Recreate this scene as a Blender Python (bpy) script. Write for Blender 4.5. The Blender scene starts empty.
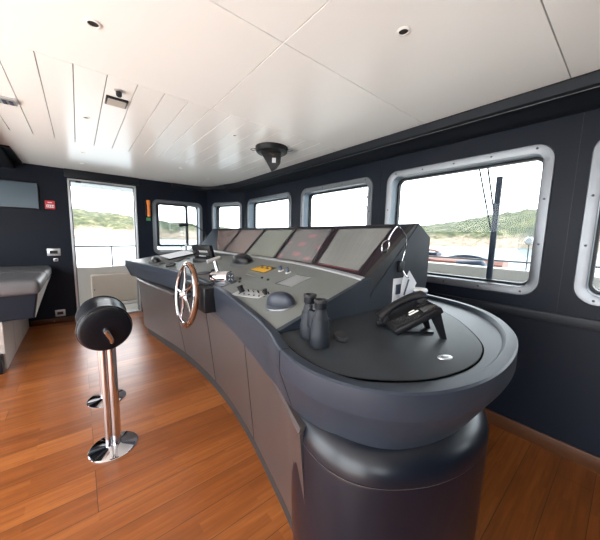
import bpy, bmesh, math, random
import numpy as np
from mathutils import Vector, Matrix, Euler
random.seed(7)
S = bpy.context.scene
COL = S.collection
PI = math.pi

# ------------------------------------------------------------------ camera
def setup_camera():
    yaw, pitch, roll = .6846, .1198, .02356
    cy, sy, cp, sp = math.cos(yaw), math.sin(yaw), math.cos(pitch), math.sin(pitch)
    f = Vector((sy*cp, cy*cp, -sp)); r = Vector((cy, -sy, 0)); u = r.cross(f)
    r2 = r*math.cos(roll)+u*math.sin(roll); u2 = -r*math.sin(roll)+u*math.cos(roll)
    cam = bpy.data.cameras.new('camera'); o = bpy.data.objects.new('camera', cam); COL.objects.link(o)
    m = Matrix((r2, u2, -f)).transposed().to_4x4(); m.translation = Vector((0, 0, 1.3)); o.matrix_world = m
    cam.sensor_fit = 'HORIZONTAL'; cam.sensor_width = 36; cam.lens = 271.3*36/600
    cam.clip_start = .02; cam.clip_end = 3000
    S.camera = o
setup_camera()
# ------------------------------------------------------------------ world, sun, exposure
W = bpy.data.worlds.new('sky'); S.world = W; W.use_nodes = True
bg = W.node_tree.nodes['Background']; bg.inputs[0].default_value = (.93, .965, 1, 1); bg.inputs[1].default_value = 4.5
sun = bpy.data.lights.new('sun', 'SUN'); sun.energy = 7.0; sun.angle = .01; sun.color = (1, .95, .86)
so = bpy.data.objects.new('sun', sun); COL.objects.link(so); so.rotation_euler = Vector((.62, .25, -.9)).to_track_quat('-Z', 'Y').to_euler()
vs = S.view_settings; vs.view_transform = 'Standard'; vs.look = 'None'; vs.gamma = 1; vs.exposure = 1.2; vs.use_curve_mapping = False

# ------------------------------------------------------------------ materials
def nmat(name, col, rough=.5, metal=0, spec=.5, coat=0, bump=0, bscale=60, var=0, vscale=3, emit=None, estr=0, coatr=.05):
    m = bpy.data.materials.new(name); m.use_nodes = True; nt = m.node_tree; b = nt.nodes['Principled BSDF']
    b.inputs['Base Color'].default_value = (*col, 1); b.inputs['Roughness'].default_value = rough
    b.inputs['Metallic'].default_value = metal; b.inputs['Specular IOR Level'].default_value = spec
    b.inputs['Coat Weight'].default_value = coat; b.inputs['Coat Roughness'].default_value = coatr
    if emit: b.inputs['Emission Color'].default_value = (*emit, 1); b.inputs['Emission Strength'].default_value = estr
    tc = nt.nodes.new('ShaderNodeTexCoord')
    if var:
        n = nt.nodes.new('ShaderNodeTexNoise'); n.inputs['Scale'].default_value = vscale; n.inputs['Detail'].default_value = 5
        nt.links.new(tc.outputs['Object'], n.inputs['Vector'])
        mx = nt.nodes.new('ShaderNodeMix'); mx.data_type = 'RGBA'
        mx.inputs['A'].default_value = (*[c*(1-var) for c in col], 1); mx.inputs['B'].default_value = (*[min(1, c*(1+var)) for c in col], 1)
        nt.links.new(n.outputs['Fac'], mx.inputs['Factor']); nt.links.new(mx.outputs['Result'], b.inputs['Base Color'])
    if bump:
        n = nt.nodes.new('ShaderNodeTexNoise'); n.inputs['Scale'].default_value = bscale
        nt.links.new(tc.outputs['Object'], n.inputs['Vector'])
        bp = nt.nodes.new('ShaderNodeBump'); bp.inputs['Strength'].default_value = bump; bp.inputs['Distance'].default_value = .003
        nt.links.new(n.outputs['Fac'], bp.inputs['Height']); nt.links.new(bp.outputs['Normal'], b.inputs['Normal'])
    return m
M = {}
M['navy'] = nmat('navy wall paint', (.0055, .0082, .0155), .45, spec=.16, bump=.08, bscale=300, var=.08)
M['navy_trim'] = nmat('navy cornice', (.009, .0115, .016), .42, spec=.2, var=.05)
M['ceiling'] = nmat('ceiling panel white', (.88, .905, .90), .20, spec=.45, var=.015, vscale=.7)
M['groove'] = nmat('ceiling groove grey', (.35, .34, .32), .6, var=.05)
M['rim'] = nmat('console moulding', (.021, .0275, .040), .42, spec=.28, bump=.12, bscale=500, var=.05)
M['tray'] = nmat('console tray matt', (.024, .029, .035), .50, spec=.28, bump=.15, bscale=700, var=.05)
M['desk'] = nmat('instrument desk grey', (.150, .158, .150), .36, bump=.1, bscale=600, var=.04)
M['cabinet'] = nmat('cabinet bronze grey metallic', (.098, .083, .082), .34, metal=.55, var=.05)
M['pedestal'] = nmat('pedestal satin black', (.004, .0058, .011), .30, spec=.40, var=.05)
M['groove_black'] = nmat('matt black groove', (.002, .002, .002), .9, spec=.02)
M['toe'] = nmat('toe kick dark', (.02, .02, .021), .5, var=.05)
M['black'] = nmat('black plastic', (.007, .007, .009), .38, spec=.32, var=.1)
M['rubber'] = nmat('black rubber', (.015, .016, .019), .6, bump=.3, bscale=400, var=.1)
M['leather'] = nmat('black leather', (.004, .0045, .007), .34, spec=.24, bump=.5, bscale=35, var=.1)
M['cushion'] = nmat('grey upholstery', (.09, .087, .093), .5, bump=.25, bscale=120, var=.08)
M['pale'] = nmat('pale door light', (.55, .53, .52), .3, var=.03)  # door light on the settee box side, painted as a pale colour
M['plinth'] = nmat('plinth lacquer grey', (.42, .38, .35), .28, var=.03)
M['chrome'] = nmat('chrome', (.66, .66, .69), .06, metal=1, var=.02)
M['steel'] = nmat('brushed steel', (.17, .178, .19), .36, metal=.75, var=.06, vscale=9)
M['reveal'] = nmat('window reveal blue grey', (.16, .22, .28), .4, var=.04)
M['alu'] = nmat('aluminium', (.55, .56, .57), .3, metal=.7, var=.04)
M['white'] = nmat('white plastic', (.80, .80, .78), .4, var=.02)
M['paper'] = nmat('paper', (.82, .83, .86), .7, var=.03)
M['gelcoat'] = nmat('white gelcoat', (.50, .48, .45), .4, var=.04)
M['gelcoat_cream'] = nmat('cream bulwark panel', (.42, .36, .30), .4, var=.04)  # creamier, darker base colour for the bulwark locker panel
M['red'] = nmat('red', (.55, .02, .03), .45, var=.05)
M['redhull'] = nmat('faded red hull', (.32, .14, .11), .5, var=.15)
M['red_dim'] = nmat('dull red strip', (.22, .03, .03), .5, var=.1)
M['slate'] = nmat('slate blue', (.05, .07, .11), .5, var=.1)
M['orange'] = nmat('orange', (.75, .20, .02), .45, var=.05)
M['amber'] = nmat('amber label', (.62, .33, .02), .5, var=.08, vscale=40)
M['olive'] = nmat('dark olive label', (.10, .07, .02), .5, var=.2, vscale=60)
M['green'] = nmat('green', (.05, .28, .12), .5, var=.05)
M['blue'] = nmat('blue card', (.07, .20, .42), .5, var=.05)
M['tv'] = nmat('blue grey tv screen', (.040, .070, .095), .25, spec=.6, var=.05, vscale=1)
M['bino'] = nmat('binocular armour', (.009, .012, .018), .5, bump=.3, spec=.28, bscale=350, var=.1)
M['basewood'] = nmat('baseboard wood', (.075, .028, .011), .42, spec=.25, var=.2, vscale=6)
M['screenbezel'] = nmat('dark screen surround', (.012, .006, .010), .45, spec=.25, var=.05)
M['bezel'] = nmat('thin bezel', (.01, .01, .011), .35, var=.05)
def screen_mat(name, col, rough=.22):
    return nmat(name, col, rough, spec=.8, coat=.6, coatr=.12, var=.18, vscale=2.2)  # reflected ceiling tint is put into the screens' base colour
M['scr'] = screen_mat('screen neutral', (.15, .15, .145))
M['scr_pink'] = screen_mat('screen warm', (.155, .115, .105))
M['scr_green'] = screen_mat('screen greenish', (.14, .15, .125))
def red_screen():
    m = screen_mat('screen with red readouts', (.11, .105, .105)); nt = m.node_tree; b = nt.nodes['Principled BSDF']
    tc = nt.nodes['Texture Coordinate']; v = nt.nodes.new('ShaderNodeTexVoronoi'); v.inputs['Scale'].default_value = 26
    mp = nt.nodes.new('ShaderNodeMapping'); mp.inputs['Scale'].default_value = (.5, .22, .5)
    nt.links.new(tc.outputs['Object'], mp.inputs[0]); nt.links.new(mp.outputs[0], v.inputs['Vector'])
    r = nt.nodes.new('ShaderNodeValToRGB'); r.color_ramp.elements[0].position = .18; r.color_ramp.elements[1].position = .42
    r.color_ramp.elements[0].color = (.4, .03, .05, 1); r.color_ramp.elements[1].color = (0, 0, 0, 1)
    nt.links.new(v.outputs['Distance'], r.inputs[0]); nt.links.new(r.outputs[0], b.inputs['Emission Color']); b.inputs['Emission Strength'].default_value = .22
    return m
M['scr_red'] = red_screen()

def glass_mat():
    m = bpy.data.materials.new('window glass'); m.use_nodes = True; nt = m.node_tree; nt.nodes.clear()
    o = nt.nodes.new('ShaderNodeOutputMaterial'); mx = nt.nodes.new('ShaderNodeMixShader')
    t = nt.nodes.new('ShaderNodeBsdfTransparent'); t.inputs[0].default_value = (.80, .83, .84, 1)
    g = nt.nodes.new('ShaderNodeBsdfGlossy'); g.inputs['Roughness'].default_value = .02
    f = nt.nodes.new('ShaderNodeLayerWeight'); f.inputs[0].default_value = .5
    pw = nt.nodes.new('ShaderNodeMath'); pw.operation = 'POWER'; pw.inputs[1].default_value = 5; nt.links.new(f.outputs['Facing'], pw.inputs[0])
    ma = nt.nodes.new('ShaderNodeMath'); ma.operation = 'MULTIPLY_ADD'; ma.inputs[1].default_value = .35; ma.inputs[2].default_value = .01; nt.links.new(pw.outputs[0], ma.inputs[0])
    nt.links.new(ma.outputs[0], mx.inputs[0]); nt.links.new(t.outputs[0], mx.inputs[1]); nt.links.new(g.outputs[0], mx.inputs[2]); nt.links.new(mx.outputs[0], o.inputs[0])
    return m
M['glass'] = glass_mat()

def wood_floor():
    m = bpy.data.materials.new('teak plank floor'); m.use_nodes = True; nt = m.node_tree; b = nt.nodes['Principled BSDF']
    L = nt.links.new; N = nt.nodes.new
    tc = N('ShaderNodeTexCoord')
    br = N('ShaderNodeTexBrick'); br.offset = .37; br.offset_frequency = 3; br.squash = 1
    br.inputs['Color1'].default_value = (0, 0, 0, 1); br.inputs['Color2'].default_value = (1, 1, 1, 1); br.inputs['Mortar'].default_value = (.5, .5, .5, 1)
    br.inputs['Scale'].default_value = 1; br.inputs['Brick Width'].default_value = 1.25; br.inputs['Row Height'].default_value = .145
    br.inputs['Mortar Size'].default_value = .0016; br.inputs['Mortar Smooth'].default_value = .2; br.inputs['Bias'].default_value = 0
    L(tc.outputs['Object'], br.inputs['Vector'])
    # strips inside each plank
    br2 = N('ShaderNodeTexBrick'); br2.offset = .43; br2.offset_frequency = 2
    br2.inputs['Color1'].default_value = (0, 0, 0, 1); br2.inputs['Color2'].default_value = (1, 1, 1, 1); br2.inputs['Mortar'].default_value = (.5, .5, .5, 1)
    br2.inputs['Scale'].default_value = 1; br2.inputs['Brick Width'].default_value = .62; br2.inputs['Row Height'].default_value = .0483; br2.inputs['Mortar Size'].default_value = 0
    L(tc.outputs['Object'], br2.inputs['Vector'])
    mp = N('ShaderNodeMapping'); mp.inputs['Scale'].default_value = (1.6, 26, 1); L(tc.outputs['Object'], mp.inputs[0])
    ad = N('ShaderNodeVectorMath'); ad.operation = 'ADD'; L(mp.outputs[0], ad.inputs[0])
    sc = N('ShaderNodeVectorMath'); sc.operation = 'SCALE'; sc.inputs['Scale'].default_value = 9; L(br2.outputs['Color'], sc.inputs[0]); L(sc.outputs[0], ad.inputs[1])
    gr = N('ShaderNodeTexNoise'); gr.inputs['Scale'].default_value = 1.5; gr.inputs['Detail'].default_value = 6; gr.inputs['Roughness'].default_value = .6
    gr.inputs['Distortion'].default_value = .6; L(ad.outputs[0], gr.inputs['Vector'])
    a = N('ShaderNodeMath'); a.operation = 'MULTIPLY'; a.inputs[1].default_value = .26; L(br.outputs['Color'], a.inputs[0])
    a2 = N('ShaderNodeMath'); a2.operation = 'MULTIPLY_ADD'; a2.inputs[1].default_value = .16; L(br2.outputs['Color'], a2.inputs[0]); L(a.outputs[0], a2.inputs[2])
    a3 = N('ShaderNodeMath'); a3.operation = 'MULTIPLY_ADD'; a3.inputs[1].default_value = .74; L(gr.outputs['Fac'], a3.inputs[0]); L(a2.outputs[0], a3.inputs[2])
    rp = N('ShaderNodeValToRGB'); e = rp.color_ramp.elements
    e[0].position = .15; e[0].color = (.085, .021, .004, 1); e[1].position = .9; e[1].color = (.36, .122, .030, 1)
    x = e.new(.55); x.color = (.215, .062, .0135, 1)
    L(a3.outputs[0], rp.inputs[0])
    mx = N('ShaderNodeMix'); mx.data_type = 'RGBA'; mx.inputs['B'].default_value = (.05, .02, .01, 1)
    L(br.outputs['Fac'], mx.inputs['Factor']); L(rp.outputs[0], mx.inputs['A']); L(mx.outputs['Result'], b.inputs['Base Color'])
    b.inputs['Roughness'].default_value = .30; b.inputs['Specular IOR Level'].default_value = .45
    bp = N('ShaderNodeBump'); bp.inputs['Strength'].default_value = .08; bp.inputs['Distance'].default_value = .002
    L(gr.outputs['Fac'], bp.inputs['Height']); L(bp.outputs[0], b.inputs['Normal'])
    return m
M['floor'] = wood_floor()

def sea_mat():
    m = nmat('sea', (.03, .055, .065), .35, spec=.3); nt = m.node_tree; b = nt.nodes['Principled BSDF']
    tc = nt.nodes['Texture Coordinate']; n = nt.nodes.new('ShaderNodeTexNoise'); n.inputs['Scale'].default_value = .9; n.inputs['Detail'].default_value = 5
    nt.links.new(tc.outputs['Object'], n.inputs['Vector']); bp = nt.nodes.new('ShaderNodeBump'); bp.inputs['Strength'].default_value = .5; bp.inputs['Distance'].default_value = .25
    nt.links.new(n.outputs['Fac'], bp.inputs['Height']); nt.links.new(bp.outputs[0], b.inputs['Normal'])
    return m
M['sea'] = sea_mat()

def hill_mat():
    m = bpy.data.materials.new('scrub hillside over pale rock'); m.use_nodes = True; nt = m.node_tree; b = nt.nodes['Principled BSDF']
    L = nt.links.new; N = nt.nodes.new; tc = N('ShaderNodeTexCoord')
    n1 = N('ShaderNodeTexNoise'); n1.inputs['Scale'].default_value = .045; n1.inputs['Detail'].default_value = 7; n1.inputs['Roughness'].default_value = .7
    n2 = N('ShaderNodeTexNoise'); n2.inputs['Scale'].default_value = .14; n2.inputs['Detail'].default_value = 6; n2.inputs['Roughness'].default_value = .75
    L(tc.outputs['Object'], n1.inputs['Vector']); L(tc.outputs['Object'], n2.inputs['Vector'])
    g = N('ShaderNodeValToRGB'); e = g.color_ramp.elements
    e[0].position = .40; e[0].color = (.016, .021, .012, 1); e[1].position = .62; e[1].color = (.080, .072, .044, 1)
    t = e.new(.54); t.color = (.036, .043, .021, 1); t = e.new(.72); t.color = (.15, .12, .09, 1)
    L(n2.outputs['Fac'], g.inputs[0])
    rk = N('ShaderNodeValToRGB'); e = rk.color_ramp.elements; e[0].position = .3; e[0].color = (.065, .05, .04, 1); e[1].position = .6; e[1].color = (.17, .135, .105, 1)
    L(n2.outputs['Fac'], rk.inputs[0])
    sx = N('ShaderNodeSeparateXYZ'); L(tc.outputs['Object'], sx.inputs[0])
    md = N('ShaderNodeMath'); md.operation = 'MULTIPLY_ADD'; md.inputs[1].default_value = -22; L(n1.outputs['Fac'], md.inputs[0]); L(sx.outputs['Z'], md.inputs[2])
    mr = N('ShaderNodeMapRange'); mr.inputs['From Min'].default_value = -9; mr.inputs['From Max'].default_value = -3; L(md.outputs[0], mr.inputs['Value'])
    mx = N('ShaderNodeMix'); mx.data_type = 'RGBA'; L(mr.outputs[0], mx.inputs['Factor']); L(rk.outputs[0], mx.inputs['A']); L(g.outputs[0], mx.inputs['B'])
    L(mx.outputs['Result'], b.inputs['Base Color']); b.inputs['Roughness'].default_value = .9; b.inputs['Specular IOR Level'].default_value = .1
    return m
M['hill'] = hill_mat()

# ------------------------------------------------------------------ mesh helpers
class MB:
    def __init__(s): s.bm = bmesh.new()
    def _x(s, vs, m):
        if m is not None:
            for v in vs: v.co = m @ v.co
    def box(s, x0, x1, y0, y1, z0, z1, m=None, bev=0, seg=2):
        r = bmesh.ops.create_cube(s.bm, size=1, matrix=Matrix.Translation(((x0+x1)/2, (y0+y1)/2, (z0+z1)/2)) @ Matrix.Diagonal((abs(x1-x0), abs(y1-y0), abs(z1-z0), 1)))
        vs = r['verts']
        if bev:
            es = list({e for v in vs for e in v.link_edges})
            q = bmesh.ops.bevel(s.bm, geom=es, offset=bev, segments=seg, affect='EDGES', profile=.5)
            vs = list({v for f in q['faces'] for v in f.verts} | {v for v in vs if v.is_valid})
        s._x(vs, m); return s
    def loft(s, rings, closed=True, cap0=True, cap1=True, m=None, loop=False):
        R = [[s.bm.verts.new(m @ Vector(p) if m is not None else Vector(p)) for p in r] for r in rings]
        n = len(R[0])
        prs = list(zip(R, R[1:])) + ([(R[-1], R[0])] if loop else [])
        for a, b in prs:
            for i in range(n if closed else n-1):
                j = (i+1) % n
                try: s.bm.faces.new((a[i], a[j], b[j], b[i]))
                except ValueError: pass
        if not loop and closed:
            if cap0: s.bm.faces.new(R[0][::-1])
            if cap1: s.bm.faces.new(R[-1])
        return s
    def lathe(s, prof, m=None, n=32, cap=True, sy=1):
        rings = [[(r*math.cos(2*PI*i/n), sy*r*math.sin(2*PI*i/n), z) for i in range(n)] for r, z in prof]
        return s.loft(rings, True, cap, cap, m)
    def tube(s, pts, r, n=10, m=None, cyc=False):
        P = [Vector(p) for p in pts]; rings = []; up = None
        for i, p in enumerate(P):
            a = P[(i-1) % len(P)] if (i or cyc) else p; b = P[(i+1) % len(P)] if (i < len(P)-1 or cyc) else p
            t = (b-a).normalized()
            if up is None: up = t.orthogonal().normalized()
            up = (up - t*up.dot(t)).normalized(); sd = t.cross(up)
            rr = r[i] if isinstance(r, (list, tuple)) else r
            rings.append([p + (up*math.cos(2*PI*k/n)+sd*math.sin(2*PI*k/n))*rr for k in range(n)])
        return s.loft(rings, True, True, True, m, loop=cyc)
    def prism(s, poly, z0, z1, m=None):
        return s.loft([[(x, y, z0) for x, y in poly], [(x, y, z1) for x, y in poly]], m=m)
    def build(s, name, mat, parent=None, smooth=True, ang=35, bev=0):
        bmesh.ops.recalc_face_normals(s.bm, faces=s.bm.faces)
        root = parent
        base = Vector((0, 0, 0))
        if parent is not None:
            mw = world_of(parent)
            inv = mw.inverted()
            for v in s.bm.verts: v.co = inv @ v.co
        else:
            xs = [v.co for v in s.bm.verts]
            base = Vector(((min(c.x for c in xs)+max(c.x for c in xs))/2, (min(c.y for c in xs)+max(c.y for c in xs))/2, min(c.z for c in xs)))
            if name in ('floor', 'sea', 'hillside'): base = Vector((0, 0, 0))
            for v in s.bm.verts: v.co -= base
        me = bpy.data.meshes.new(name); s.bm.to_mesh(me); s.bm.free()
        o = bpy.data.objects.new(name, me); COL.objects.link(o); o.location = base
        if parent is not None: o.parent = parent
        me.materials.append(M[mat] if isinstance(mat, str) else mat)
        if smooth:
            for p in me.polygons: p.use_smooth = True
            try: me.set_sharp_from_angle(angle=math.radians(ang))
            except Exception: pass
        if bev:
            b = o.modifiers.new('bevel', 'BEVEL'); b.width = bev; b.segments = 2; b.limit_method = 'ANGLE'; b.angle_limit = math.radians(50)
        return o
def world_of(o):
    m = o.matrix_basis.copy()
    while o.parent: o = o.parent; m = o.matrix_basis @ m
    return m
def thing(name, label, cat, loc=(0, 0, 0), rot=None, group=None):
    o = bpy.data.objects.new(name, None); COL.objects.link(o); o.empty_display_size = .05
    if rot is None: o.location = loc
    else: o.matrix_basis = Matrix.Translation(loc) @ rot.to_4x4()
    o['label'] = label; o['category'] = cat
    if group: o['group'] = group
    return o
def tag(o, label, cat, group=None):
    o['label'] = label; o['category'] = cat
    if group: o['group'] = group
    return o
def struct(o, kind='structure'): o['kind'] = kind; return o
def sempty(name, loc=(0, 0, 0)):
    o = bpy.data.objects.new(name, None); COL.objects.link(o); o.location = loc; o['kind'] = 'structure'; o.empty_display_size = .05; return o
def copy_tree(o, parent=None):
    c = o.copy(); COL.objects.link(c); c.parent = parent
    for ch in list(o.children): copy_tree(ch, c)
    return c
def T(*p): return Matrix.Translation(p)
def RX(a): return Matrix.Rotation(a, 4, 'X')
def RY(a): return Matrix.Rotation(a, 4, 'Y')
def RZ(a): return Matrix.Rotation(a, 4, 'Z')
def catmull(P, k=8, closed=False):
    P = [Vector(p) for p in P]; n = len(P); out = []
    for i in range(n if closed else n-1):
        p0 = P[(i-1) % n] if (closed or i) else P[0]; p1 = P[i]; p2 = P[(i+1) % n]
        p3 = P[(i+2) % n] if (closed or i+2 < n) else P[-1]
        for j in range(k):
            t = j/k
            out.append(.5*((2*p1)+(-p0+p2)*t+(2*p0-5*p1+4*p2-p3)*t*t+(-p0+3*p1-3*p2+p3)*t**3))
    if not closed: out.append(P[-1])
    return out
def rrect(w, h, r, n=6):
    o = []
    for cx, cy, a0 in ((w/2-r, h/2-r, 0), (-w/2+r, h/2-r, PI/2), (-w/2+r, -h/2+r, PI), (w/2-r, -h/2+r, 1.5*PI)):
        for i in range(n+1):
            a = a0+PI/2*i/n; o.append((cx+r*math.cos(a), cy+r*math.sin(a)))
    return o
def curve_fn(pts):
    P = catmull([(a, b, 0) for a, b in pts], 10); ys = [p.x for p in P]; xs = [p.y for p in P]
    return lambda y: float(np.interp(y, ys, xs))

# ------------------------------------------------------------------ room shell
XW, YF, ZC = 2.24, 5.10, 2.17          # window wall, far wall, ceiling
DA, DB = Vector((2.24, 4.29, 0)), Vector((1.895, 5.10, 0))
XL, YB = -1.95, -1.9
struct(MB().box(XL, XW+.1, YB, YF+.1, -.05, 0).build('floor', 'floor', smooth=False))
def ceiling():
    b = MB()
    g = .0022; z0, z1 = ZC, ZC+.03
    ys = [(YB, -.5), (-.5, .31), (.31, 1.10), (1.10, 1.95)]
    for y0, y1 in ys:
        for x0, x1 in ((XL, -.75), (-.75, .77), (.77, XW)):
            b.box(x0+g, x1-g, y0+g, y1-g, z0, z1, bev=.0015, seg=1)
    x = -.41-.147*10
    while x < 2.2:
        b.box(x+g, x+.147-g, 1.95+g, 3.55, z0, z1, bev=.0015, seg=1); x += .147
    b.box(XL, XW, 3.55, YF, z0+.0002, z1)
    o = struct(b.build('ceiling', 'ceiling', smooth=False))
    struct(MB().box(XL, XW, YB, YF, z1, z1+.02).build('trim_1', 'groove', smooth=False))
ceiling()
M['deck_white'] = nmat('white painted deck', (.80, .78, .74), .5, var=.03)
struct(MB().box(-9, XL-.12, -7, 9, -.08, -.02).build('aft_bounce_deck', 'deck_white', smooth=False))  # unseen white deck added to bounce sunlight up to the ceiling
struct(MB().box(XL-.1, XW+.12, -7, YB-.12, -.08, -.02).build('rear_bounce_deck', 'deck_white', smooth=False))  # unseen like the aft one, added to reflect daylight inside
struct(MB().box(-2.1, 4.1, -4.0, 7.4, ZC+.055, ZC+.16).build('roof', 'gelcoat', smooth=False))

def wall(name, O, U, N, L, H, holes, th=.12, mat='navy'):
    """holes: (u0,u1,z0,z1); O origin, U along, N outward"""
    b = MB(); Mx = Matrix((U, N, Vector((0, 0, 1)))).transposed().to_4x4(); Mx.translation = O
    u = 0
    for (u0, u1, z0, z1) in sorted(holes):
        if u0 > u: b.box(u, u0, 0, th, 0, H, m=Mx)
        if z0 > 0: b.box(u0, u1, 0, th, 0, z0, m=Mx)
        b.box(u0, u1, 0, th, z1, H, m=Mx); u = u1
    if u < L: b.box(u, L, 0, th, 0, H, m=Mx)
    bmesh.ops.remove_doubles(b.bm, verts=b.bm.verts, dist=.0001)
    return struct(b.build(name, mat, smooth=False))
wn = [0]
def window(O, U, N, u0, u1, z0, z1, rad=.10, fw=.055, bolts=True, depth=.085, glass=True):
    wn[0] += 1
    Mx = Matrix((U, Vector((0, 0, 1)), N)).transposed().to_4x4(); Mx.translation = O + U*(u0+u1)/2 + Vector((0, 0, (z0+z1)/2))
    w, h = u1-u0, z1-z0
    e = sempty('window_%d' % wn[0], Mx.translation)
    def ring(ins, d, r): return [(x, y, d) for x, y in rrect(w-2*ins, h-2*ins, max(.01, r))]
    b = MB(); b.loft([ring(0, -.0005, rad), ring(.001, -.010, rad), ring(.004, -.013, rad), ring(fw-.004, -.013, rad-fw*.8), ring(fw, -.010, rad-fw*.8), ring(fw, .0, rad-fw*.8)], cap0=False, cap1=False, m=Mx)
    fr = b.build('frame', 'steel', e)
    if bolts:
        nu = max(2, int(w/.28)); nv = 3; pts = []
        for i in range(nu+1):
            x = -w/2+.09+(w-.18)*i/nu; pts += [(x, h/2-fw*.5), (x, -h/2+fw*.5)]
        for i in range(1, nv):
            y = -h/2+.06+(h-.12)*i/nv; pts += [(-w/2+fw*.5, y), (w/2-fw*.5, y)]
        for x, y in pts:
            MB().lathe([(.0068, -.0132), (.0065, -.0155), (.003, -.0165), (.0028, -.015)], m=Mx @ T(x, y, 0), n=10).build('bolt', 'toe', fr)
    b = MB(); b.loft([ring(fw, .0, rad-fw*.8), ring(fw, depth, rad-fw*.8)], cap0=False, cap1=False, m=Mx); b.build('reveal', 'reveal', e)
    b = MB(); b.loft([ring(fw-.02, depth-.001, rad-.03), ring(fw-.001, depth-.003, rad-.045), ring(fw+.014, depth-.003, rad-.05), ring(fw+.016, depth+.004, rad-.05), ring(fw+.016, .118, rad-.05), ring(fw-.02, .118, rad-.03)], cap0=False, cap1=False, m=Mx); b.build('gasket', 'black', e)
    if glass:
        b = MB(); b.loft([ring(fw+.005, depth+.004, rad-.05), ring(fw+.005, depth+.009, rad-.05)], m=Mx); b.build('pane', 'glass', e, smooth=False)
    return e, Mx
def holes_of(ws, ins=.045): return [(a+ins, b-ins, c+ins, d-ins) for a, b, c, d in ws]
V = Vector
# window wall (right): u runs along +Y from YB
ZW0, ZW1 = .955, 1.905
rw = [(.355, 1.50), (1.655, 2.75), (2.95, 4.165), (-.95, .205), (-1.85, -1.05)]
ws = [(a-YB, b-YB, ZW0, ZW1) for a, b in rw]
O_, U_, N_ = V((XW, YB, 0)), V((0, 1, 0)), V((1, 0, 0))
wall('wall_right', O_, U_, N_, DA.y-YB, ZC+.055, holes_of(ws))
for w in ws: window(O_, U_, N_, *w)
# diagonal corner wall
U2 = (DB-DA).normalized(); N2 = V((-U2.y, U2.x, 0)); N2 = N2 if N2.x > 0 else -N2; L2 = (DB-DA).length
w2 = [(.05, .755, ZW0, 1.89)]
wall('wall_corner', DA, U2, N2, L2, ZC+.055, holes_of(w2)); window(DA, U2, N2, *w2[0], bolts=False, depth=.06)
# far wall: u runs along +X from XL
O3, U3, N3 = V((XL, YF, 0)), V((1, 0, 0)), V((0, 1, 0))
w3 = (.975-XL, 1.80-XL, .955, 1.875)
door = (-.075-XL, .755-XL, 0, 2.045)
wall('wall_far', O3, U3, N3, DB.x-XL, ZC+.055, holes_of([w3])+[door], th=.12)
e3, M3 = window(O3, U3, N3, *w3, bolts=False, depth=.10, glass=False)
def sliding_sash():
    b = MB()
    def r(cx, cy, w, h, d, rad): return [(x+cx, y+cy, d) for x, y in rrect(w, h, rad)]
    cx, cy, w, h = -.09, .04, .52, .74
    b.loft([r(cx, cy, w, h, .03, .05), r(cx, cy, w-.085, h-.07, .03, .03), r(cx, cy, w-.085, h-.07, .055, .03), r(cx, cy, w, h, .055, .05)], loop=True, m=M3)
    b.build('sash', 'bezel', e3)
    MB().loft([r(cx, cy, w-.045, h-.045, .04, .03), r(cx, cy, w-.045, h-.045, .045, .03)], m=M3).build('pane', 'glass', e3, smooth=False)
    MB().box(-.33, .33, -.36, .36, .085, .09, m=M3).build('outer_pane', 'glass', e3, smooth=False)
sliding_sash()
# rear and aft walls, out of the picture, with the openings that let the daylight in
wall('wall_left', V((XL, YF, 0)), V((0, -1, 0)), V((-1, 0, 0)), YF-YB, ZC+.055, [(.25, 1.35, .95, 2.0), (1.75, 4.1, .06, 2.1), (4.3, 6.8, .06, 2.1)])
wall('wall_behind', V((XW, YB, 0)), V((-1, 0, 0)), V((0, -1, 0)), XW-XL, ZC+.055, [(2.9, 3.9, .95, 2.02)])
# door frame
d = sempty('door_1', V((.34, YF, 0)))
b = MB(); x0, x1 = -.075, .755
b.box(x0, x0+.022, YF-.015, YF+.13, 0, 2.045); b.box(x1-.022, x1, YF-.015, YF+.13, 0, 2.045); b.box(x0, x1, YF-.015, YF+.13, 2.023, 2.045)
b.build('door_frame', 'alu', d, smooth=False, bev=.003)
b = MB(); b.box(x0+.022, x0+.036, YF+.02, YF+.11, 0, 2.02); b.box(x1-.036, x1-.022, YF+.02, YF+.11, 0, 2.02); b.box(x0+.03, x1-.03, YF+.02, YF+.11, 2.008, 2.022); b.build('door_track', 'steel', d, smooth=False)
MB().box(x0+.02, x1-.02, YF-.005, YF+.14, 0, .03, bev=.006).build('threshold', 'alu', d)
MB().box(x0+.09, x0+.15, YF+.0, YF+.03, 2.0, 2.022, bev=.003).build('door_stop', 'black', d)
MB().box(x0+.022, x0+.03, YF+.02, YF+.07, .90, 1.0, bev=.002).build('latch_plate', 'black', d)
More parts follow.
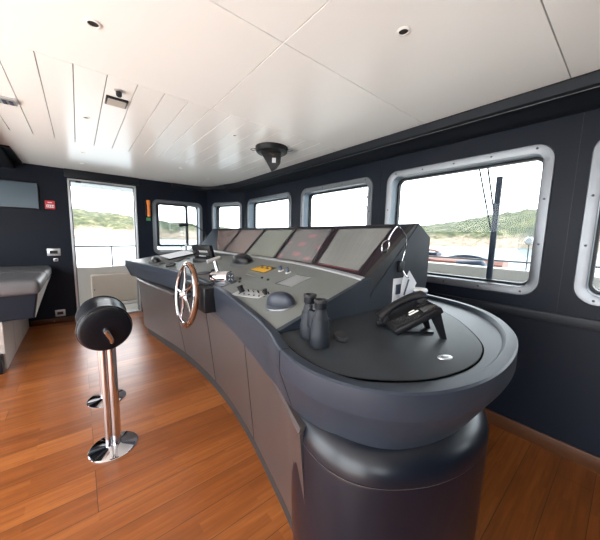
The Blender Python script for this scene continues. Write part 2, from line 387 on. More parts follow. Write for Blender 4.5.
# header strip over the door, cornice and sill trims
struct(MB().box(-.10, .80, YF-.03, YF, 2.06, ZC, bev=.004).build('trim_2', 'navy_trim'))
def cornice():
    # profile swept from the near end along the window wall, round the corner and onto the far wall
    path = [(XW, YB), (XW, 3.9), (XW-.005, 4.2), (XW-.045, 4.47), (XW-.13, 4.70), (XW-.26, 4.93), (XW-.42, 5.05), (XW-.62, YF), (XW-.95, YF)]
    P = [V((x, y, 0)) for x, y in path]
    C_ = [P[0]] + catmull(P[1:], 6)
    widths = []
    prof = [(0, .0), (.168, .0), (.172, -.010), (.164, -.062), (.152, -.072), (.120, -.078), (.105, -.082), (.050, -.118), (.02, -.134), (0, -.136)]
    rings = []
    for i, p in enumerate(C_):
        a = C_[max(0, i-1)]; c = C_[min(len(C_)-1, i+1)]; t = (c-a).normalized(); n = V((-t.y, t.x, 0))
        k = 1 if p.y < 4.6 else max(.16, 1-(p.y-4.6)/.55)
        rings.append([(p.x+n.x*q*k, p.y+n.y*q*k, ZC-.0005+z*(1 if k > .9 else (.45+.55*k))) for q, z in prof])
    struct(MB().loft(rings).build('trim_3', 'navy_trim', ang=25))
    rr = []
    for i, p in enumerate(C_):
        if p.y > 4.55: break
        a = C_[max(0, i-1)]; c = C_[min(len(C_)-1, i+1)]; t = (c-a).normalized(); n = V((-t.y, t.x, 0))
        rr.append([(p.x+n.x*q, p.y+n.y*q, ZC+z) for q, z in ((.146, -.0745), (.149, -.0738), (.149, -.0765), (.146, -.077))])
    struct(MB().loft(rr).build('trim_4', 'steel', ang=25))
cornice()
struct(MB().box(-.575, -.50, 4.2, YF, 2.155, 2.17).build('trim_5', 'navy_trim'))
b = MB(); b.box(XW-.014, XW, YB, DA.y, .81, .875, bev=.002); struct(b.build('trim_6', 'navy_trim'))
b = MB(); b.box(-.57, -.075, YF-.012, YF, 0, .075, bev=.003); b.box(.755, DB.x, YF-.012, YF, 0, .075, bev=.003); struct(b.build('baseboard_far', 'basewood'))
struct(MB().box(XW-.014, XW, YB, DA.y, 0, .095, bev=.003).build('baseboard_right', 'basewood'))
b = MB()
for y in (.26, 1.575, 2.85): b.box(XW-.0015, XW, y-.0012, y+.0012, .87, 2.03)
struct(b.build('trim_7', 'black', smooth=False))
# overhead box above the settee with a louvre
oc = thing('overhead_locker', 'dark overhead locker at the ceiling edge in the top left corner', 'locker', (-1.1, 4.0, 2.07))
MB().box(-1.9, -.575, 2.75, YF, 2.085, ZC-.0005, bev=.01).build('body', 'navy_trim', oc)
b = MB()
for i in range(9): b.box(-.93+i*.035, -.915+i*.035, 3.3, 3.9, 2.078, 2.084)
b.build('grille', 'steel', oc, smooth=False)

# ------------------------------------------------------------------ outside
def sea():
    b = MB(); n = 40
    b.box(-1500, 1500, -1500, 1500, -3.6, -3.5)
    return struct(b.build('sea', 'sea', smooth=False))
sea()
def hillside():
    prof = [(-25, .06), (-10, .070), (0, .066), (5, .058), (9, .047), (13, .040), (25, .028), (40, .020), (50, .030), (60, .044), (66, .056), (70, .068), (74, .080), (79, .094), (84, .092), (90, .082), (105, .075), (130, .07)]
    from mathutils import noise
    b = MB(); rows = []
    R = [285, 290, 295, 302, 310, 320, 330, 340, 352, 364, 378, 392, 406, 425, 450]
    na = 360
    for j, r in enumerate(R):
        row = []
        for i in range(na+1):
            az = -25+155*i/na; tn = float(np.interp(az, [a for a, _ in prof], [c for _, c in prof]))
            top = tn*400+4.8
            s = min(1, (r-285)/120); k = (1-(1-s)**1.7)
            z = -3.8+top*k
            cl = 4.5*min(1, (r-285)/6) * (.7+.5*noise.noise(V((az*.5, 3, 0))))
            z = max(z, -3.8+cl) if r > 285 else -3.8
            nz = noise.fractal(V((az*.35, r*.03, 1)), .9, 2.1, 6)
            nf = noise.noise(V((az*2.2, r*.16, 5)))
            if r > 286: z += nz*3.0*min(1, s*2+.25) + nf*1.4
            if r > 410: z -= (r-410)*.35
            rr = r + 5*noise.noise(V((az*.4, 0, 9)))
            a = math.radians(az); row.append((rr*math.sin(a), rr*math.cos(a), z))
        rows.append(row)
    b.loft(rows, closed=False)
    return struct(b.build('hillside', 'hill', ang=80))
hillside()
def wing_deck():
    struct(MB().box(-2.2, 3.2, YF+.12, 6.25, -.06, -.005).build('side_deck', 'gelcoat', smooth=False))
    t = thing('bulwark', 'white curved bulwark with a cream panel outside the open door', 'bulwark', (.35, 6.1, 0))
    pts = catmull([(-2.2, 6.15, .76), (-.6, 6.13, .72), (-.03, 6.1, .69), (.35, 6.08, .685), (.7, 6.08, .71), (1.4, 6.1, .78), (3.2, 6.1, .80)], 6)
    b = MB(); b.loft([[(p.x, p.y-.03, 0), (p.x, p.y-.05, p.z), (p.x, p.y+.1, p.z+.01), (p.x, p.y+.1, 0)] for p in pts]); b.build('wall_shell', 'gelcoat', t)
    MB().box(.13, .86, 5.90, 6.06, .045, .56, bev=.03).build('locker_panel', 'gelcoat_cream', t)
    MB().box(-1.2, 1.4, 5.80, 6.06, -.005, .045, bev=.01).build('step', 'gelcoat', t)
    MB().lathe([(.012, 0), (.012, .01)], m=T(.17, 5.899, .3) @ RX(PI/2), n=10).build('latch', 'steel', t)
    r = thing('side_rail', 'slim steel handrail above the bulwark outside the open door', 'rail', (.4, 6.12, .7))
    MB().tube([(-2.2, 6.12, 1.04), (-.02, 6.12, 1.052), (.8, 6.12, 1.06), (3.2, 6.12, 1.08)], .014).build('top_bar', 'steel', r)
    for x in (-.9, .47, 1.7): MB().tube([(x, 6.12, .68), (x, 6.12, 1.055)], .012).build('post', 'steel', r)
wing_deck()
def fore_deck():
    struct(MB().box(XW+.12, 7.0, -4, 6.5, .70, .76).build('fore_deck', 'gelcoat', smooth=False))
    b = MB(); b.box(3.72, 3.9, -3.5, 6.2, .765, 1.0, bev=.02)
    tag(b.build('deck_coaming', 'deck_white'), 'long low white coaming running outside the front windows', 'coaming')
    r = thing('fore_rail', 'thin steel rail running along the coaming outside the front windows', 'rail', (3.8, .8, 1.0))
    MB().tube([(3.82, -3.4, 1.10), (3.82, 6.1, 1.06)], .011).build('top_bar', 'steel', r)
    for y in (-1.2, .35, 1.9, 3.4): MB().tube([(3.82, y, .995), (3.82, y, 1.08)], .009).build('post', 'steel', r)
    # rescue craft lying on the deck behind the coaming
    t = thing('jet_ski', 'red and pale jet ski on deck seen through the big window', 'jet ski', (4.35, 1.7, .76))
    hull = []
    for i in range(13):
        s = i/12; y = 1.05+1.5*s; w = .26*math.sin(PI*min(1, .12+s*.82))**.6; zt = 1.03+.06*s-.05*s*s
        hull.append([(4.35-w, y, zt-.03), (4.35-w*.7, y, zt+.02), (4.35+w*.7, y, zt+.02), (4.35+w, y, zt-.03), (4.35+w*.6, y, .84), (4.35, y, .77), (4.35-w*.6, y, .84)])
    MB().loft(hull).build('hull', 'redhull', t)
    b = MB(); st = []
    for i in range(9):
        s = i/8; y = 1.15+.75*s; w = .12+.02*math.sin(PI*s); z = 1.04+.07*math.sin(PI*min(1, s*1.1))
        st.append([(4.35-w, y, 1.0), (4.35-w*.7, y, z), (4.35+w*.7, y, z), (4.35+w, y, 1.0)])
    b.loft(st).build('seat', 'slate', t)
    MB().tube(catmull([(4.13, 1.98, 1.16), (4.25, 1.95, 1.15), (4.35, 1.93, 1.13), (4.45, 1.95, 1.15), (4.57, 1.98, 1.16)], 4), .016).build('handlebar', 'redhull', t)
    MB().box(4.25, 4.45, 1.90, 2.2, 1.02, 1.12, bev=.03).build('cowl', 'slate', t)
    b = MB(); b.tube([(3.98, 1.12, .9), (3.98, 1.22, 1.0), (3.98, 1.5, .98)], [.05, .07, .06], 12)
    tag(b.build('fender', 'slate'), 'grey-blue fender lying by the rail right of the jet ski', 'fender')
    # clear round guard on the rail
    g = thing('rail_fan', 'round clear disc on a thin stem at right edge of big window', 'deck fitting', (3.75, .74, 1.0))
    MB().lathe([(.155, -.006), (.16, 0), (.155, .006)], m=T(3.74, .72, 1.30) @ RY(PI/2) @ Matrix.Diagonal((1, .62, 1, 1)), n=28).build('disc', 'glass', g)
    MB().tube([(3.75, .72, .99), (3.75, .72, 1.42)], .006).build('stem', 'steel', g)
    MB().lathe([(.03, -.03), (.045, 0), (.03, .03)], m=T(3.75, .72, 1.32) @ RY(PI/2), n=14).build('hub', 'alu', g)
    # boats at anchor
    for k, (x, y, sc, lab) in enumerate(((175, 85, 1.0, 'small white motorboat moored off the shore left of the wiper'), (-6, 210, .9, 'tiny pale boat by the far shore seen through the open door'))):
        t = thing('motorboat', lab, 'boat', (x, y, -3.5))
        m = T(x, y, -3.5) @ RZ(.5+k) @ Matrix.Diagonal((sc, sc, sc, 1))
        hl = []
        for i in range(9):
            s = i/8; w = 1.3*(1-s**3)**.7+.02; hl.append([(-5+10*s, -w, 1.2+.5*s), (-5+10*s, w, 1.2+.5*s), (-5+10*s, w*.6, -.3), (-5+10*s, -w*.6, -.3)])
        MB().loft(hl, m=m).build('hull', 'white', t)
        MB().loft([[(-2.5, -1, 1.3), (-2.5, 1, 1.3), (2.8, .8, 1.5), (2.8, -.8, 1.5)], [(-2.2, -.85, 2.9), (-2.2, .85, 2.9), (1.2, .7, 2.8), (1.2, -.7, 2.8)]], m=m).build('cabin', 'slate', t)
fore_deck()
def wiper(y, thick, lab, blade=True, a0=.14, span=.5):
    x = XW+.15
    t = thing('window_wiper', lab, 'wiper', (x, y, 1.4), group='wipers on the outside of the front windows')
    MB().tube([(x, y+a0, 1.86), (x-.002, y+.02, 1.86-span*.95)], .006).build('arm', 'black', t)
    MB().tube([(x, y+a0-.055, 1.86), (x-.002, y+.01, 1.86-span*.72)], .006).build('link_arm', 'black', t)
    MB().box(x-.01, x+.04, y+a0-.09, y+a0+.03, 1.85, 1.90, bev=.006).build('motor_box', 'black', t)
    if blade: MB().box(x-.010, x+.012, y-.019, y+.019, 1.86-.86, 1.86-.09, bev=.004).build('blade', 'slate', t)
wiper(.67, .02, 'dark window wiper with a thick upright blade on big right window')
wiper(1.76, .01, 'thin window wiper at the right side of second window from right', False, .19, .36)
wiper(3.13, .01, 'thin window wiper at right edge of narrow window behind left monitors', False, .11, .22)

# ------------------------------------------------------------------ console
A_ = curve_fn([(.2, .49), (.49, .45), (.64, .46), (.84, .53), (1.14, .60), (1.66, .69), (2.12, .725), (2.5, .72), (2.9, .69), (3.3, .62), (3.68, .55), (4.21, .46), (4.6, .40)])
B_ = curve_fn([(.6, 1.02), (.82, 1.09), (1.02, 1.16), (1.47, 1.28), (1.9, 1.325), (2.6, 1.34), (3.3, 1.33), (4.2, 1.30), (4.6, 1.28)])
T_ = curve_fn([(.6, 1.53), (.83, 1.54), (1.4, 1.585), (2.0, 1.61), (2.8, 1.61), (3.4, 1.585), (4.0, 1.555), (4.4, 1.54)])
def deskz(x, y): return .944+.156*(x-A_(y)-.038)/(B_(y)-A_(y)-.038)
def slope(y): return math.atan(.156/(B_(y)-A_(y)-.038))
def deskrot(y, rz=0): return (RY(-slope(y)) @ RZ(rz)).to_3x3()
def onz_(x, y, o=0): return V((x, y, deskz(x, y)+o))
con = thing('helm_console', 'long curved charcoal helm console with rounded near end', 'console', (1.1, 2.2, 0))
oper = [(A_(y), y) for y in (4.21, 3.68, 3.3, 2.9, 2.5, 2.12, 1.66, 1.14, .84)]
outl = oper + [(.465, .66), (.452, .50), (.49, .375), (.565, .285), (.68, .225), (.82, .195), (.98, .193), (1.15, .215), (1.31, .262), (1.47, .345), (1.60, .455), (1.69, .60), (1.745, .80), (1.80, 1.2), (1.86, 2.0), (1.86, 3.0), (1.80, 3.8), (1.76, 4.21)]
OUT = [V((p.x, p.y, 0)) for p in catmull([(x, y, 0) for x, y in outl], 6)]
def offs(P, d, dfn=None):
    n = len(P); o = []
    for i in range(n):
        a = P[max(0, i-1)]; c = P[min(n-1, i+1)]; t = (c-a).normalized(); nn = V((-t.y, t.x, 0))   # inward (path runs counter-clockwise)
        if i in (0, n-1): nn = V((nn.x, 0, 0)).normalized()
        dd = d(P[i]) if callable(d) else d
        q = P[i]+nn*dd
        if i in (0, n-1): q.y -= dd
        else: q.y = min(q.y, P[0].y-dd)
        o.append(q)
    return o
def low(p): return .016+.04*max(0, min(1, (p.y-2.4)/.8)) if p.y > .9 else .016+.062*min(1, (.9-p.y)/.45)
def zr(P, z): return [(p.x, p.y, z) for p in P]
b = MB()
b.loft([zr(offs(OUT, .046), .934), zr(offs(OUT, .038), .949), zr(offs(OUT, .034), .953), zr(offs(OUT, .006), .953), zr(offs(OUT, .001), .948), zr(offs(OUT, 0), .885), zr(offs(OUT, .003), .878), zr(offs(OUT, lambda p: low(p)*.95), .748), zr(offs(OUT, lambda p: low(p)+.02), .738), zr(offs(OUT, .19), .737)], cap0=True, cap1=True)
b.build('rim', 'rim', con, ang=28)
b = MB()   # seam between straight and rounded mouldings
for p, q in ((38, 1), ):
    pass
i0 = min(range(len(OUT)), key=lambda i: (OUT[i]-V((.468, .67, 0))).length)
def seam(i):
    b = MB(); p = OUT[i]; a, c = OUT[i-1], OUT[i+1]; t = (c-a).normalized(); n = V((-t.y, t.x, 0))
    ps = [(.035, .9535), (.008, .9542), (-.001, .948), (-.001, .885), (low(p)*.95-.001, .748)]
    rr = [[p+n*q+t*s+V((0, 0, z)) for s in (-.0012, .0012)] for q, z in ps]
    r2 = [[p+n*(q+.002)+t*s+V((0, 0, z-.002)) for s in (.0012, -.0012)] for q, z in ps]
    b.loft([a+c for a, c in zip(rr, r2)]); b.build('seam', 'black', con, smooth=False)
seam(i0)
seam(min(range(len(OUT)), key=lambda i: (OUT[i]-V((1.50, .37, 0))).length))
# round flush lid in the tray
def lid():
    pts = [(.545, .82), (.505, .60), (.515, .47), (.59, .37), (.71, .295), (.87, .262), (1.03, .28), (1.17, .345), (1.36, .49), (1.49, .65), (1.52, .82)]
    P = [V((p.x, p.y, 0)) for p in catmull([(x, y, 0) for x, y in pts], 8)]
    P = [V((max(p.x, .0), min(p.y, .84), 0)) for p in P]
    c = V((1.0, .62, 0))
    big = [c+(p-c)*1.0 for p in P]; sm = [c+(p-c)*.984 for p in P]
    MB().loft([zr(big, .9342), zr(big, .9352)]).build('lid_groove', 'groove_black', con, smooth=False)
    MB().loft([zr(sm, .9343), zr(sm, .9368), zr([c+(p-c)*.980 for p in P], .9375)]).build('tray_lid', 'tray', con)
    q = MB().lathe([(.026, .9375), (.025, .9400), (.018, .9408)], m=T(.868, .337, 0) @ RZ(-.4) @ Matrix.Diagonal((1, .6, 1, 1)), n=24).build('flush_latch', 'alu', con)
    MB().lathe([(.015, .9409), (.014, .9412)], m=T(.868, .337, 0) @ RZ(-.4) @ Matrix.Diagonal((1, .5, 1, 1)), n=20).build('latch_slot', 'steel', q)
lid()
# sloping instrument desk
YD0, YD1 = .835, 4.15
ys = [YD0+(YD1-YD0)*i/40 for i in range(41)]
b = MB(); b.loft([[(A_(y)+.036, y, .925), (A_(y)+.036, y, .940), (A_(y)+.040, y, .9445), (B_(y), y, 1.10), (B_(y)+.02, y, 1.105), (B_(y)+.02, y, .925)] for y in ys]); b.build('instrument_desk', 'desk', con, ang=25)
b = MB(); b.box(.0, 1, 0, .006, 0, 1)
b.bm.free(); b.bm = bmesh.new()
y = YD0-.004
b.loft([[(A_(y)+.034, yy, .9285), (B_(y)+.03, yy, .9285), (B_(y)+.03, yy, 1.106), (B_(y)-.0, yy, 1.104), (A_(y)+.036, yy, .9455)] for yy in (.812, YD0-.0005)]); b.build('side_cheek', 'rim', con, smooth=False)
b = MB(); b.loft([[(B_(y)-.022, y, deskz(B_(y)-.022, y)+.001), (B_(y)-.018, y, deskz(B_(y)-.02, y)+.009), (B_(y)+.004, y, 1.111), (B_(y)+.01, y, 1.10)] for y in ys]); b.build('desk_edge_strip', 'alu', con, ang=25)
# monitor housing
YH0, YH1 = .825, 3.96
yh = [YH0+(YH1-YH0)*i/40 for i in range(41)]
TB = lambda y: T_(y)+.16
b = MB(); b.loft([[(B_(y)+.004, y, .925), (B_(y)+.004, y, 1.095), (T_(y)-.012, y, 1.378), (T_(y), y, 1.392), (T_(y)+.012, y, 1.390), (TB(y), y, 1.31), (TB(y), y, 1.06), (TB(y)-.03, y, .925)] for y in yh]); b.build('monitor_housing', 'rim', con, ang=25)
# raised cheek on the near side of the housing, and dark surround behind the screens
def cheek(y0, y1, name):
    y = YH0
    b = MB(); pr = lambda yy: [(B_(y)+.025, yy, .9285), (B_(y)+.035, yy, 1.018), (T_(y)+.006, yy, 1.384), (T_(y)+.012, yy, 1.398), (TB(y)+.006, yy, 1.316), (TB(y)+.006, yy, 1.06), (TB(y)-.02, yy, .9285)]
    b.loft([pr(y0), pr(y1)]); b.build(name, 'rim', con, smooth=False)
    pq = lambda yy: [(B_(y)+.001, yy, 1.100), (B_(y)+.036, yy, 1.010), (T_(y)+.012, yy, 1.386), (T_(y)-.014, yy, 1.390)]
    MB().loft([pq(.816), pq(.85)]).build('frame_end', 'bezel', con, smooth=False)
cheek(.812, YH0+.02, 'end_cheek')
b = MB(); b.loft([[(T_(y)-.016, y, 1.384), (T_(y)-.006, y, 1.396), (T_(y)+.02, y, 1.396), (T_(y)+.02, y, 1.386)] for y in yh]); b.build('top_lip', 'bezel', con, ang=25)
def facept(y, s, lift):   # point on the sloping monitor face, s 0 bottom .. 1 top
    x0, z0, x1, z1 = B_(y)+.004, 1.095, T_(y)-.012, 1.378
    n = V((-(z1-z0), 0, x1-x0)).normalized()
    return V((x0+(x1-x0)*s, y, z0+(z1-z0)*s)) + n*lift
def facepanel(name, mat, y0, y1, s0, s1, lift, parent, yt0=None, yt1=None, base=0.0005, n=8):
    yt0 = y0 if yt0 is None else yt0; yt1 = y1 if yt1 is None else yt1
    b = MB(); rings = []
    for i in range(n+1):
        t = i/n; ya = y0+(y1-y0)*t; yb = yt0+(yt1-yt0)*t
        rings.append([facept(ya, s0, base), facept(ya, s0, lift), facept(yb, s1, lift), facept(yb, s1, base)])
    b.loft(rings); return b.build(name, mat, parent, smooth=False)
facepanel('screen_surround', 'screenbezel', .85, 3.34, .02, .985, .004, con, yt1=3.74, n=20)
facepanel('blank_panel', 'rim', 3.345, 3.95, .02, .985, .003, con, yt0=3.745)
# ledge below the right-hand screen
bounds = [(3.34, 3.12, 3.74, 3.11), (3.10, 2.58, 3.09, 2.56), (2.56, 2.01, 2.54, 2.02), (1.985, 1.44, 1.995, 1.50), (1.41, .90, 1.47, .93)]
labs = ['leftmost console monitor with pinkish screen next to the blank panel', 'second console monitor from left with plain grey warm screen',
        'middle console monitor with greenish grey screen', 'console monitor with faint red readouts, fourth from left', 'large rightmost console monitor beside the gooseneck lamp']
mats = ['scr_pink', 'scr_pink', 'scr_green', 'scr_red', 'scr']
for (yb0, yb1, yt0, yt1), lab, mt in zip(bounds, labs, mats):
    t = thing('monitor', lab, 'monitor', facept((yb0+yb1)/2, .02, .0045), group='monitors set in the console')
    big = mt == 'scr'
    facepanel('bezel', 'screenbezel' if big else 'bezel', yb0, yb1, .035, .97, .008, t, yt0, yt1, base=.0045)
    g = .026 if not big else .032
    facepanel('screen', mt, yb0-g, yb1+g, (.06 if not big else .09), .945, .0095, t, yt0-g, yt1+g, base=.0082)
    if big:
        facepanel('indicator_strip', 'red_dim', yb0-.03, yb1+.05, .072, .078, .0095, t, base=.0082)

# cabinets under the operator side
CT = curve_fn([(.3, .44), (.54, .474), (.81, .565), (1.04, .63), (1.33, .69), (1.7, .735), (2.10, .752), (2.5, .735), (2.81, .69), (3.3, .63), (3.8, .58), (4.2, .55)])
CB = curve_fn([(.3, .47), (.6, .56), (.78, .64), (1.1, .71), (1.47, .775), (1.85, .815), (2.2, .825), (2.6, .81), (3.0, .77), (3.5, .69), (3.95, .62), (4.2, .60)])
def cabring(y, out=0, z0=.085, z1=.72):
    return [(1.5, y, z0), (CB(y)-out, y, z0), (CT(y)-out, y, z1-.012), (CT(y)-out+.006, y, z1), (CT(y)+.05, y, z1+.004), (1.5, y, z1+.004)]
yc0, yc1 = .575, 4.02
yy = [yc0+(yc1-yc0)*i/40 for i in range(41)]
b = MB(); b.loft([cabring(y, -.012, .09, .71) for y in yy]); b.build('cabinet_carcass', 'toe', con, ang=25)
b = MB(); b.loft([[(1.4, y, .70), (CT(y)+.075, y, .70), (CT(y)+.075, y, .76), (1.4, y, .76)] for y in yy]); b.build('recess', 'black', con, ang=25)
b = MB(); b.loft([[(CB(y)+.012+.03*max(0, (y-3.2)), y, 0.0), (CB(y)+.012+.03*max(0, (y-3.2)), y, .09), (1.45, y, .09), (1.45, y, 0)] for y in [.62+(3.96-.62)*i/40 for i in range(41)]]); b.build('toe_kick', 'toe', con, ang=25)
b = MB(); b.loft([[(CT(y)-.004, y, .715), (CT(y)+.002, y, .728), (CT(y)+.06, y, .735), (CT(y)+.06, y, .712)] for y in yy]); b.build('cabinet_ledge', 'cabinet', con, ang=25)
doors = [(.57, 1.315), (1.322, 2.085), (2.095, 2.80), (2.806, 4.03)]
for a, c in doors:
    ys_ = [a+.003+(c-a-.006)*i/16 for i in range(17)]
    b = MB(); rings = []
    for y in ys_:
        k = 0
        if c > 4 and y > c-.06: k = .05*(1-math.sqrt(max(0, 1-((y-(c-.06))/.06)**2)))
        rings.append([(CB(y)+.012, y, .088), (CB(y)+k, y, .090), (CB(y)-.001+k, y, .095), (CT(y)-.001+k, y, .708), (CT(y)+.002+k, y, .714), (CT(y)+.013, y, .716)])
    b.loft(rings); b.build('cabinet_door', 'cabinet', con, ang=25)
MB().lathe([(.03, 0), (.03, .03)], m=T(.80, 4.045, .5) @ RX(PI/2), n=12).build('end_cap', 'toe', con)
# rounded pedestal of the near end
ped = [(p.x, p.y) for p in catmull([(.72, .95, 0), (.60, .79, 0), (.522, .66, 0), (.494, .575, 0), (.484, .49, 0), (.496, .415, 0), (.53, .357, 0), (.585, .306, 0), (.667, .258, 0), (.755, .229, 0), (.86, .216, 0), (.97, .226, 0), (1.08, .27, 0), (1.18, .355, 0), (1.24, .47, 0), (1.262, .60, 0), (1.24, .76, 0), (1.12, .93, 0)], 5, True)]
def pring(ins, z):
    cx, cy = .87, .60; o = []
    for x, y in ped:
        v = V((x-cx, y-cy, 0)); l = v.length; o.append((cx+v.x*(l-ins)/l+.075*max(0, .68-z), cy+v.y*(l-ins)/l+.03*max(0, .68-z), z))
    return o
MB().loft([pring(.008, 0), pring(.008, .06), pring(.003, .066), pring(0, .672), pring(.002, .678)]).build('pedestal', 'pedestal', con)
MB().loft([pring(.002, .6825)]+[pring(.085*(1-math.cos(a)), .6825+.085*math.sin(a)) for a in [PI/2*i/12 for i in range(13)]]).build('pedestal_shoulder', 'pedestal', con)
MB().loft([pring(-.0005, .6795), pring(-.0005, .6812)], cap0=False, cap1=False).build('pedestal_trim_line', 'steel', con)

# ------------------------------------------------------------------ steering wheel
def steering():
    c = V((.605, 2.09, .855))
    t = thing('steering_wheel', 'chrome ship steering wheel with wooden rim on the console front', 'steering wheel', c)
    m = T(*c) @ RY(-PI/2+.10) @ RZ(.3)
    R = .232
    circ = [(R*math.cos(2*PI*i/56), R*math.sin(2*PI*i/56), 0) for i in range(56)]
    MB().tube(circ, .017, 12, m=m, cyc=True).build('wooden_rim', 'basewood_gloss', t)
    c2 = [((R-.014)*math.cos(2*PI*i/56), (R-.014)*math.sin(2*PI*i/56), .005) for i in range(56)]
    MB().tube(c2, .015, 12, m=m, cyc=True).build('chrome_rim', 'chrome', t)
    MB().lathe([(.0, .05), (.018, .05), (.024, .042), (.034, .02), (.038, 0), (.03, -.03)], m=m, n=28).build('hub', 'chrome', t)
    for k in range(5):
        a = 2*PI*k/5
        p = [(.02*math.cos(a), .02*math.sin(a), .012), (.10*math.cos(a), .10*math.sin(a), .004), ((R-.02)*math.cos(a), (R-.02)*math.sin(a), .004)]
        MB().tube(p, [.017, .010, .009], 10, m=m).build('spoke', 'chrome', t)
    MB().tube([c+V((.02, 0, 0)), c+V((.135, 0, -.005))], .022, 14).build('shaft', 'black', t)
    b = MB(); b.box(.640, .76, 1.80, 2.22, .765, .942, bev=.008); b.build('mount_box', 'black', t)
M['basewood_gloss'] = nmat('varnished wheel rim', (.11, .04, .014), .25, var=.2, vscale=9, coat=.5)
steering()

# ------------------------------------------------------------------ instruments on the desk
def dome(loc, rot, w, d, h, label, rimmat, mat):
    t = thing('instrument_hood', label, 'instrument hood', loc, rot, group='hooded instruments on the desk')
    m = world_of(t); rings = []
    n = 22
    b = MB()
    for j in range(9):
        a = PI/2*j/8*.98
        rings.append([(d*.5*math.cos(a)*math.cos(2*PI*i/n)*(1 if math.cos(2*PI*i/n) > 0 else .55), w*.5*math.cos(a)**.8*math.sin(2*PI*i/n), .006+h*math.sin(a)) for i in range(n)])
    b.loft(rings, m=m); b.build('hood', mat, t, ang=50)
    b = MB(); b.lathe([(.5, 0.0), (.5, .006), (.48, .010)], m=m @ Matrix.Diagonal((d*1.05, w*1.06, 1, 1)), n=28); b.build('base_ring', rimmat, t)
    return t
dome(onz_(.735, 1.045, .0005), deskrot(1.0, .25), .175, .15, .075, 'slate hooded instrument on the near end of the desk', 'steel', 'slate_hood') if False else None
M['slate_hood'] = nmat('slate hood', (.022, .028, .042), .38, spec=.35, var=.05)
dome(onz_(.728, 1.03, .0005), deskrot(1.05, .35), .155, .125, .062, 'slate blue hooded instrument at near end of the desk', 'steel', 'slate_hood')
dome(onz_(1.165, 2.29, .0005), deskrot(2.29, .1), .26, .20, .075, 'glossy black hooded instrument by second monitor from left', 'steel', 'black')
def throttle():
    loc = onz_(.795, 1.86, .0005); t = thing('throttle_lever', 'chrome engine throttle with round gauge face beside the steering wheel', 'throttle', loc, deskrot(1.86))
    W_ = world_of(t)
    MB().box(-.06, .06, -.10, .10, 0, .012, m=W_, bev=.004).build('base_plate', 'steel', t)
    m = W_ @ T(0, -.02, .045) @ RZ(.35) @ RX(PI/2)
    MB().lathe([(.044, -.085), (.048, -.08), (.048, .075), (.044, .082), (.036, .083)], m=m, n=30).build('barrel', 'chrome', t)
    g = MB().lathe([(.033, .0832), (.033, .0850)], m=m, n=26).build('gauge_face', 'slate', t)
    for a in (0, 1.57, 3.14, 4.71): MB().box(.010, .026, -.003, .003, .0852, .0862, m=m @ RZ(a+.4)).build('gauge_mark', 'white', g)
    MB().tube([(0, .03, .07), (.005, .05, .12), (.01, .06, .165)], [.016, .013, .012], 12, m=W_).build('lever', 'chrome', t)
    MB().tube([(-.045, .055, .172), (.055, .065, .172)], .014, 12, m=W_).build('handle', 'alu', t)
    MB().tube([(.0, -.0, .02), (.0, .18, .02)], .012, 8, m=W_ @ RZ(1.1)).build('side_stub', 'black', t)
throttle()
def switchpanel():
    loc = onz_(.765, 1.355, .0008); t = thing('toggle_board', 'silver switch panel with small black toggles beside the slate hood', 'switch panel', loc, deskrot(1.35, .22))
    W_ = world_of(t)
    MB().box(-.045, .045, -.15, .15, 0, .004, m=W_, bev=.0015).build('plate', 'alu', t)
    for i in range(6): MB().tube([(.018, -.11+i*.042, .004), (.018, -.105+i*.042, .018)], .004, 8, m=W_).build('toggle', 'black', t)
    for i in range(6): MB().lathe([(.006, .004), (.005, .008)], m=W_ @ T(-.02, -.11+i*.042, 0), n=10).build('button', 'toe', t)
    MB().tube([(.0, .10, .004), (.0, .11, .045)], [.014, .018], 12, m=W_).build('joystick', 'black', t)
    MB().tube([(.012, -.09, .004), (.012, -.09, .035)], [.010, .013], 12, m=W_).build('joystick', 'black', t)
switchpanel()
def alarm_panel():
    loc = onz_(1.115, 1.825, .0008); t = thing('alarm_panel', 'amber and olive alarm panel in the middle of the desk', 'alarm panel', loc, deskrot(1.82, .0))
    W_ = world_of(t)
    MB().box(-.062, .062, -.11, .11, 0, .003, m=W_).build('frame', 'olive', t)
    MB().box(-.054, .0, -.10, .10, .003, .005, m=W_).build('amber_half', 'amber', t)
    for j in range(2):
        for i in range(5): MB().box(.008+j*.024, .026+j*.024, -.09+i*.038, -.062+i*.038, .003, .0055, m=W_).build('key', 'olive' if (i+j) % 2 else 'amber', t)
alarm_panel()
loc = onz_(1.0, 1.25, .0008); t = thing('glass_hatch', 'flush silver framed glass cover in the desk under the right monitor', 'flush cover', loc, deskrot(1.25, .02)); W_ = world_of(t)
b = MB(); q = [(-.085, -.11), (.085, -.11), (.085, .11), (-.085, .11)]
b.loft([[(x*s, y*s2, z) for x, y in q] for s, s2, z in ((1, 1, 0), (1, 1, .003), (.93, .945, .003), (.93, .945, 0))], loop=True, m=W_); b.build('frame', 'steel', t, smooth=False)
MB().box(-.078, .078, -.103, .103, 0, .0015, m=W_).build('cover', 'alu', t, smooth=False)
for k, (x, y, lab) in enumerate(((1.134, 1.608, 'left of the two tall black knobs under the red readout monitor'), (1.118, 1.50, 'right of the two tall black knobs under the red readout monitor'))):
    t = thing('control_knob', lab, 'knob', onz_(x, y, .0005), deskrot(y), group='tall knobs on the desk'); W_ = world_of(t)
    MB().lathe([(.022, 0), (.022, .003)], m=W_, n=16).build('ring', 'white', t)
    MB().lathe([(.011, .003), (.010, .035), (.006, .037)], m=W_, n=14).build('cap', 'slate', t)
